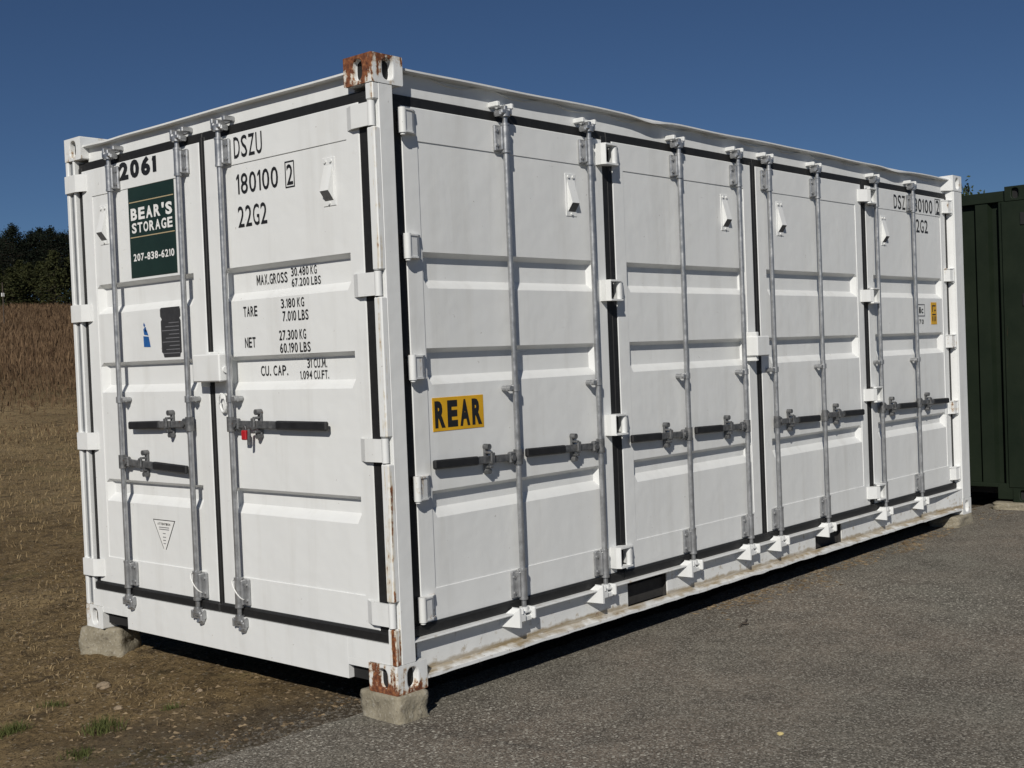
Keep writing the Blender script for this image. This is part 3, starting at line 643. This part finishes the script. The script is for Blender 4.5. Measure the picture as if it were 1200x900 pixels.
plate_poly(SHORT, 'data_plate', [(1.634, 1.616), (1.622, 1.602), (1.474, 1.602), (1.462, 1.612), (1.463, 1.645), (1.470, 1.658), (1.624, 1.658), (1.634, 1.648)], SF-.0031, SF+.004, M['plate'])
mb = MB(SHORT); fl2 = SF-.0036
for k in range(9):
    z = 1.432+k*.0185; mb.poly([(1.474, fl2, z), (1.622-.03*(k % 3), fl2, z), (1.622-.03*(k % 3), fl2, z+.004), (1.474, fl2, z+.004)])
part(mb, 'plate_print', M['grey'], dp)
mb = MB(SHORT); d = DS+.0022
for q in ([(1.792, 1.582), (1.786, 1.594), (1.775, 1.580), (1.784, 1.570)], [(1.788, 1.566), (1.772, 1.572), (1.764, 1.548), (1.774, 1.546)], [(1.794, 1.562), (1.764, 1.556), (1.750, 1.528), (1.788, 1.533)], [(1.796, 1.526), (1.748, 1.522), (1.734, 1.470), (1.794, 1.472)]): mb.poly([(u, d, z) for u, z in q])
part(mb, 'blue_sticker', M['blue'], ed_l)
mb = MB(SHORT); d = SF+.0012; mb.poly([(1.790, d, .610), (1.592, d, .610), (1.692, d, .442)]); tr = part(mb, 'warning_sticker', M['ink'])
mb = MB(SHORT); d -= .0008; mb.poly([(1.782, d, .606), (1.600, d, .606), (1.692, d, .452)]); part(mb, 'sticker_face', M['wtext'], tr)
lettering(SHORT, 'ATTENTION', 1.748, 1.636, .583, .595, DS, tr, 'ink', .03, d-.0006)
mb = MB(SHORT)
for k, (z, hw) in enumerate(((.570, .045), (.560, .044), (.540, .012), (.522, .014), (.506, .012), (.490, .010))): mb.poly([(1.692+hw, d-.0006, z), (1.692-hw, d-.0006, z), (1.692-hw, d-.0006, z+.004), (1.692+hw, d-.0006, z+.004)])
part(mb, 'sticker_print', M['grey'], tr)

# red seal tag on the long end handle: hangs from it, so a thing of its own
tg = empty('padlock', (-.018, .925, 1.024+ZO), 'small red padlock hanging from the long end-door handle', 'padlock')
mb = MB(); mb.box(-.009, .009, -.017, .017, 0, .044, .004); mb.build('body', M['red'], tg)
mb = MB(); mb.tube([(0, .010*math.cos(t), .042+.022*math.sin(t)) for t in np.linspace(0, math.pi, 9)], .003, 6); mb.cyl((0, -.028, -.02), (0, -.034, .05), .008, n=8); mb.build('shackle', M['iron'], tg)

# ------------------------------------------------------------------ concrete blocks
def block(cx, cy, sx, sy, z1, rz, seed, label, sink=.03):
    rg = np.random.default_rng(seed); n = 9; z0 = gz(cx, cy)-sink
    bm = bmesh.new(); bmesh.ops.create_cube(bm, size=1); bmesh.ops.subdivide_edges(bm, edges=bm.edges, cuts=n, use_grid_fill=True)
    for v in bm.verts:
        p = np.array(v.co)*2; q = np.clip(p, -.82, .82); dlt = p-q; ln = np.linalg.norm(dlt); p = q+dlt/max(ln, 1e-6)*min(ln, .18)
        ns = float(fbm(np.array(p[0]*2+seed), np.array(p[1]*2+p[2]*3.1), 3, seed)); taper = 1+.05*(p[2] < 0)*(-p[2])
        k = .985+.11*ns
        v.co = (p[0]*sx/2*k*taper, p[1]*sy/2*k*taper, z0+(p[2]+1)/2*(z1-z0) if p[2] > .85 else z0+(p[2]+1)/2*(z1-z0))
        if p[2] > .99: v.co.z = z1
    me = bpy.data.meshes.new('concrete_block'); bm.to_mesh(me); bm.free(); me.materials.append(M['concrete']); me.polygons.foreach_set('use_smooth', [True]*len(me.polygons))
    o = bpy.data.objects.new('concrete_block', me); C.objects.link(o); o.location = (cx, cy, 0); o.rotation_euler.z = rz
    return tag(o, label, 'block')
block(.076, .105, .170, .250, ZO+.001, R(-2), 3, 'worn concrete block under the rust-eaten corner of the white container')
block(.090, 2.355, .20, .27, ZO+.001, R(24), 5, 'concrete block under the white container corner standing on bare soil')
block(5.905, .105, .36, .24, ZO+.001, R(3), 8, 'concrete block under the white container corner next to the green container')
block(5.93, 2.33, .24, .24, ZO+.001, 0, 9, 'concrete block under the rear corner of the white container, deep in shade')

# ------------------------------------------------------------------ green container
GX, GY = 6.88, -.20
gr = empty('green_container', (GX, GY, ZO-.018), 'dark green steel container beyond the white one', 'container')
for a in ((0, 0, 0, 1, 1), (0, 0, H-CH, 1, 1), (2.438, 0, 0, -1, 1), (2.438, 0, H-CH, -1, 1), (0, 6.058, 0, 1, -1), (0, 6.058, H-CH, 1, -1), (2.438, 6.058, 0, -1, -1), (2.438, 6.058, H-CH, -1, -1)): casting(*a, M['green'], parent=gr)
gw = .20
mb = MB(); z = CH
mb.box(.004, .10, .004, .205, CH, H-CH, .006).box(.02, .075, .20, .232, CH, H-CH, .004); part(mb, 'corner_post', M['green'], gr)
for z in (2.32, 1.66, 1.0, .36): part(MB().box(-.006, .02, .020, .050, z-.05, z+.05, .003), 'hinge_lug', M['dark'], gr)
for x0, x1, y0, y1 in ((2.33, 2.434, .004, .16), (.004, .10, 5.90, 6.054), (2.33, 2.434, 5.90, 6.054)): part(MB().box(x0, x1, y0, y1, CH, H-CH, .006), 'corner_post', M['green'], gr)
def gcorr(y0, y1, fx, depth):
    m = MB(); ps = []; u = y0
    while u < y1:
        for du, dd in ((.095, 1), (.03, 1), (.105, 0), (.03, 0)):
            ps.append((min(u, y1), dd)); u += du
    ps2 = [(u, fx+depth*(1-dd)) for u, dd in ps]; ii = [m.vs([(x, u, .14), (x, u, 2.48)]) for u, x in ps2]
    for a, b in zip(ii[:-1], ii[1:]): m.face((a, a+1, b+1, b))
    return m
mb = MB(); seq = [(.228, .088)]; u = .305
while u < 5.85:
    seq += [(u, .088), (u+.022, .040), (u+.122, .040), (u+.150, .088), (u+.25, .088)]; u += .27
ii = [mb.vs([(x, y, .14), (x, y, 2.50)]) for y, x in seq]
for a, b in zip(ii[:-1], ii[1:]): mb.face((a, a+1, b+1, b))
part(mb, 'side_wall', M['green'], gr)
part(MB().box(.030, .10, CS-.005, 5.89, 2.475, 2.563, .004), 'top_rail', M['green'], gr)
part(MB().box(.012, .09, CS-.005, .30, .02, .15, .004).box(.012, .09, .62, 5.89, .02, .15, .004).box(.012, .09, .30, .62, .118, .152, .004), 'bottom_rail', M['green'], gr)
part(MB().box(.10, 2.36, .06, 6.0, .06, .14, .004), 'floor', M['floor'], gr); part(MB().box(.05, 2.39, .05, 6.0, 2.52, 2.55, .004), 'roof', M['green'], gr)
part(MB().box(.15, 2.3, .03, .05, .10, 2.5, .004), 'end_wall', M['green'], gr); part(MB().box(2.36, 2.40, .1, 5.95, .10, 2.5, .004), 'side_wall', M['green'], gr); part(MB().box(.1, 2.36, 6.0, 6.04, .10, 2.5, .004), 'end_wall', M['green'], gr)
block(6.97, -.06, .30, .40, ZO-.017, R(6), 12, 'low concrete block under the near corner of the green container')
block(9.2, -.08, .24, .30, ZO-.017, R(2), 13, 'concrete block under the outer corner of the green container')
block(7.0, 5.74, .30, .26, ZO-.017, R(2), 14, 'concrete block under the rear corner of the green container'); block(9.2, 5.74, .30, .26, ZO-.017, R(-3), 15, 'concrete block under the far rear corner of the green container')

# ------------------------------------------------------------------ loose ground cover
def scatter(name, pts, size, mat, label, cat, flat=.6, seed=1):
    rg = np.random.default_rng(seed); V = []; F = []
    base = np.array([(1, 0, 0), (-.5, .87, 0), (-.5, -.87, 0), (.1, .1, .8), (0, 0, -.4)]); bf = [(0, 1, 3), (1, 2, 3), (2, 0, 3), (0, 2, 4), (2, 1, 4), (1, 0, 4)]
    for k, ((x, y), s) in enumerate(zip(pts, size)):
        t = rg.uniform(0, 6.3); c, sn = math.cos(t), math.sin(t); b = base*rg.uniform(.6, 1.3, (5, 1))*s; b[:, 2] *= flat
        z = gz(x, y); V += [(x+p[0]*c-p[1]*sn, y+p[0]*sn+p[1]*c, z+p[2]*1) for p in b]; F += [tuple(i+5*k for i in q) for q in bf]
    me = bpy.data.meshes.new(name); me.from_pydata(V, [], F); me.materials.append(mat); o = bpy.data.objects.new(name, me); C.objects.link(o)
    return tag(o, label, cat, kind='stuff')
def blades(name, X, Y, Hh, Wd, mat, label, cat, lean=.35, seed=2):
    rg = np.random.default_rng(seed); n = len(X); Z = ground(X, Y)-.01; t = rg.uniform(0, 2*math.pi, n); ln = rg.uniform(.1, 1, n)*lean; lt = rg.uniform(0, 2*math.pi, n)
    dx, dy = np.cos(t)*Wd/2, np.sin(t)*Wd/2; ox, oy = np.cos(lt)*ln*Hh, np.sin(lt)*ln*Hh
    P = np.stack([np.stack([X-dx, Y-dy, Z], 1), np.stack([X+dx, Y+dy, Z], 1), np.stack([X+ox*.35+dx*.7, Y+oy*.35+dy*.7, Z+Hh*.6], 1), np.stack([X+ox*.35-dx*.7, Y+oy*.35-dy*.7, Z+Hh*.6], 1), np.stack([X+ox, Y+oy, Z+Hh*(1-.3*ln)], 1)], 1).reshape(-1, 3)
    b = np.arange(n)*5; q4 = np.stack([b, b+1, b+2, b+3], 1).tolist(); q3 = np.stack([b+3, b+2, b+4], 1).tolist()
    me = bpy.data.meshes.new(name); me.from_pydata(P.tolist(), [], q4+q3); me.materials.append(mat); o = bpy.data.objects.new(name, me); C.objects.link(o)
    return tag(o, label, cat, kind='stuff') if label else o
rg = RNG
# crumbled asphalt along the edge
n = 5200; x = rg.uniform(-4, .8, n); y = EDGE_Y+.04+np.abs(rg.normal(0, .17, n))-.06*rg.random(n)
scatter('crumbled_asphalt', list(zip(x, y)), .004+.011*rg.random(n)**2.5, M['gravel'], 'crumbled dark gravel along the broken asphalt edge', 'gravel', .55, 4)
n = 16000; x = rg.uniform(-4.5, 1, n); y = .42+rg.random(n)**1.5*6
scatter('soil_clods', list(zip(x, y)), .003+.017*rg.random(n)**4, M['litter'], 'small clods and stones strewn over the bare soil', 'clods', .5, 6)
n = 1500; x = 2.4+3.2*rg.random(n)+.15*rg.normal(0, 1, n); y = .02+.07*rg.normal(0, 1, n)+.10*np.sin(x*7)*np.sin(x*2.3)
x2 = rg.uniform(6.0, 7.2, 260); y2 = rg.uniform(-.1, .9, 260)
scatter('leaf_litter', list(zip(np.r_[x, x2], np.clip(np.r_[y, y2], -.6, .9))), .004+.020*rg.random(n+260)**2.5, M['litter'], 'dry leaf litter and crumbs gathered along the foot of the side doors', 'litter', .3, 8)
# dry short grass and the tall grass of the field
n = 34000; rr_ = 4+21*rg.random(n)**.62; an = np.radians(rg.uniform(50, 100, n)); X = CAM.x+rr_*np.cos(an); Y = CAM.y+rr_*np.sin(an)
k = (Y > .8) & ~((X > -.12) & (X < 6.3) & (Y < 2.75) & (Y > -.2)) & (fbm(X*.8, Y*.8, 3, 17)+.02*(rr_-6) > -.12); X, Y, rr_ = X[k], Y[k], rr_[k]
blades('dry_short_grass', X, Y, .02+.05*rg.random(len(X))*np.clip(rr_/10, .4, 1.6), .003+.0016*rr_/4, M['straw'], 'short dry brown grass on the open ground', 'grass', 1.1, 5)
n = 32000; X = rg.uniform(-4.5, .6, n); Y = .55+6.5*rg.random(n)**1.2; k = ~((X > -.1) & (Y < 2.7)) & (fbm(X*1.6, Y*1.6, 3, 27)+.06*(Y-2) > -.02); X, Y = X[k], Y[k]
blades('dead_grass_mat', X, Y, .012+.03*rg.random(len(X)), np.full(len(X), .0035), M['straw'], 'matted dead straw lying over the bare soil', 'grass', 3.2, 7)
n = 95000; rr_ = 20+93*rg.random(n)**.85; an = np.radians(rg.uniform(53, 77, n)); X = CAM.x+rr_*np.cos(an); Y = CAM.y+rr_*np.sin(an)
gp = np.clip((rr_-20)/24, 0.02, 1)+.5*fbm(X*.16, Y*.4, 3, 19); k = (rg.random(n) < gp*1.3); X, Y, rr_, gp = X[k], Y[k], rr_[k], gp[k]
blades('tall_dry_grass', X, Y, (.14+.36*rg.random(len(X))**1.5)*np.clip(gp, .15, 1.2), .004+.0006*rr_, M['tall'], 'tall dry brown grass across the rising field', 'grass', .55, 6)
# green tufts by the asphalt edge
for j, (x, y, nn, hh, sp, lab) in enumerate(((-.72, 1.03, 260, .075, .085, 'dense green grass tuft on sandy soil beside the end doors'), (-.95, 1.36, 320, .06, .07, 'wide green grass patch on the soil'), (-.62, 1.62, 130, .045, .06, 'thin sparse green grass on the sandy soil'), (-.95, .80, 150, .05, .05, 'small green grass tuft in the dark crumbled gravel'), (-.38, 1.05, 90, .04, .045, 'few short green blades between the clods'))):
    X = x+rg.normal(0, sp*.5, nn); Y = y+rg.normal(0, sp*.5, nn); o = blades('grass_tuft', X, Y, hh*(.4+.7*rg.random(nn)), np.full(nn, .0035), M['grass'], None, None, .8, 40+j); tag(o, lab, 'grass tuft')
# single stones
def stone(x, y, s, mat, label, name='stone', seed=0):
    bm = bmesh.new(); bmesh.ops.create_icosphere(bm, subdivisions=3, radius=1); rs = np.random.default_rng(seed+50); sc = rs.uniform(.7, 1.2, 3)
    for v in bm.verts:
        k = 1+.35*float(fbm(np.array(v.co.x*1.3+seed), np.array(v.co.y*1.3+v.co.z*1.7), 3, seed)); v.co = Vector((v.co.x*sc[0], v.co.y*sc[1], v.co.z*.62))*k*s
    me = bpy.data.meshes.new(name); bm.to_mesh(me); bm.free(); me.materials.append(mat); o = bpy.data.objects.new(name, me); C.objects.link(o); o.location = (x, y, gz(x, y)+s*.3)
    return tag(o, label, name)
stone(-.33, 1.70, .032, M['stone'], 'palest rounded stone on the sandy soil', seed=1); stone(-.50, 1.28, .020, M['stone'], 'brown stone lying between the grass tufts', seed=2); stone(-.10, 1.25, .016, M['stone'], 'small stone on the soil close under the end doors', seed=3)
stone(.72, -1.32, .011, M['pebble'], 'tiny yellow pebble lying alone on the asphalt', 'pebble', 5)

mb = MB(); z = gz(2.19, -.28)+.004; mb.tube([(2.12, -.30, z), (2.17, -.285, z+.006), (2.22, -.275, z+.003), (2.28, -.25, z)], .0055, 6); mb.tube([(2.17, -.285, z+.006), (2.20, -.31, z+.004)], .004, 5)
tag(mb.build('twig', M['bark']), 'short dark twig lying on the asphalt', 'twig')
# marker stake in the field
X = CAM.x+70*math.cos(R(64.2)); Y = CAM.y+70*math.sin(R(64.2))
st = empty('marker_stake', (X, Y, float(ground(np.array(X), np.array(Y)))), 'thin white-topped marker stake in the tall dry grass', 'stake')
MB().cyl((0, 0, -.1), (0, 0, 2.5), .03, n=8).build('post', M['bark'], st); MB().box(-.08, .08, -.02, .02, 1.75, 1.95, .01).build('plate', M['wtext'], st)

# ------------------------------------------------------------------ trees
def conifer(seed, h, rad, n, mat, style):
    rg = np.random.default_rng(seed); tb = MB(); tb.cyl((0, 0, -.3), (0, 0, h*.97), h*.022, h*.004, n=8); Q = []
    nb = int(n/26)
    for i in range(nb):
        t = (i+rg.random())/nb; zb = h*(.06+.93*t) if style == 0 else h*(.22+.76*t)
        prof_ = ((1-t)**.85+.04) if style == 0 else (math.sin(math.pi*min(1, .22+.78*t))**.7*.9+.06)
        r = rad*prof_*rg.uniform(.6, 1.15); a = rg.uniform(0, 2*math.pi); dr = -.22 if style == 0 else .12
        ca, sa = math.cos(a), math.sin(a)
        if i % 2 == 0: tb.cyl((0, 0, zb), (ca*r*.85, sa*r*.85, zb+dr*r*.85), max(.012, h*.004), .006, n=5, caps=False)
        for k in range(26):
            q = rg.random()**.6; w_ = .16*r+.1; p = np.array((ca*r*q, sa*r*q, zb+dr*r*q))+rg.normal(0, 1, 3)*np.array((w_, w_, .09*h/6 if style == 0 else .16*h/6))
            s = rg.uniform(.08, .17)*(h/6 if style == 0 else .95); e1 = rg.normal(0, 1, 3); e1 /= np.linalg.norm(e1); e2 = np.cross(e1, rg.normal(0, 1, 3)); e2 /= np.linalg.norm(e2)+1e-6
            Q.append([p-e1*s, p+e2*s*.45, p+e1*s, p-e2*s*.45])
    V = np.array(Q).reshape(-1, 3); F = np.arange(len(V)).reshape(-1, 4)
    me = bpy.data.meshes.new('crown'); me.from_pydata(V.tolist(), [], F.tolist()); me.materials.append(mat)
    o = tb.build('trunk', M['bark']); tm = o.data; bpy.data.objects.remove(o); return tm, me
protos = {'con': [conifer(s, 5., 1.55, 4200, M['needle'], 0) for s in (1, 2, 3)], 'pine': [conifer(s, 11., 2.7, 9000, M['pine'], 1) for s in (4, 5, 6)], 'leaf': [conifer(9, 7., 2.4, 1500, M['leaf'], 1)]}
def tree(kind, v, x, y, s, sz, rz, name, label, group=None):
    tm, cm = protos[kind][v]; e = empty(name, (x, y, float(ground(np.array(x), np.array(y)))-.05), label, 'tree', group, rz); e.scale = (s, s, sz)
    for nm, m in (('trunk', tm), ('crown', cm)):
        o = bpy.data.objects.new(nm, m); C.objects.link(o); o.parent = e
def at(px, r):                                   # bearing measured in the photograph, real distance
    a = YAW-math.atan((px-600)/FPX); r_ = r; return CAM.x+r_*math.cos(a), CAM.y+r_*math.sin(a)
for k, (px, r, s, sz, v) in enumerate(((70, 113, 1.12, 1.0, 0), (40, 114, .95, .78, 1), (20, 112, 1.0, .72, 2), (2, 113, 1.0, .80, 0), (-20, 115, 1.05, .85, 1), (54, 117, .9, .82, 2), (92, 115, 1.15, .95, 1), (-42, 113, 1.0, .9, 0), (112, 116, 1.0, .9, 2), (30, 118, .9, .85, 0))):
    x, y = at(px, r); tree('con', v, x, y, s*1.1, sz*.98, k*1.7, 'conifer_tree', 'young olive-green conifer at the front of the far tree line', 'young conifers at the field edge')
for k, (px, r, s, v) in enumerate(((4, 128, .78, 0), (24, 126, .86, 1), (14, 133, .8, 2), (46, 127, .80, 2), (56, 130, .86, 0), (68, 127, .84, 1), (82, 129, .80, 2), (-12, 127, .80, 1), (-30, 129, .86, 0), (96, 128, .86, 0), (34, 137, .80, 0), (112, 130, .86, 1), (64, 138, .84, 2), (-48, 130, .8, 2))):
    x, y = at(px, r); tree('pine', v, x, y, s*.95, s*.80, k*2.3, 'pine_tree', 'tall blackish pine rising behind the young conifers', 'tall pines of the far wood')
tree('leaf', 0, *at(1139, 40), .55, .83, .4, 'leafy_tree', 'leafy tree whose top shows above the green container')
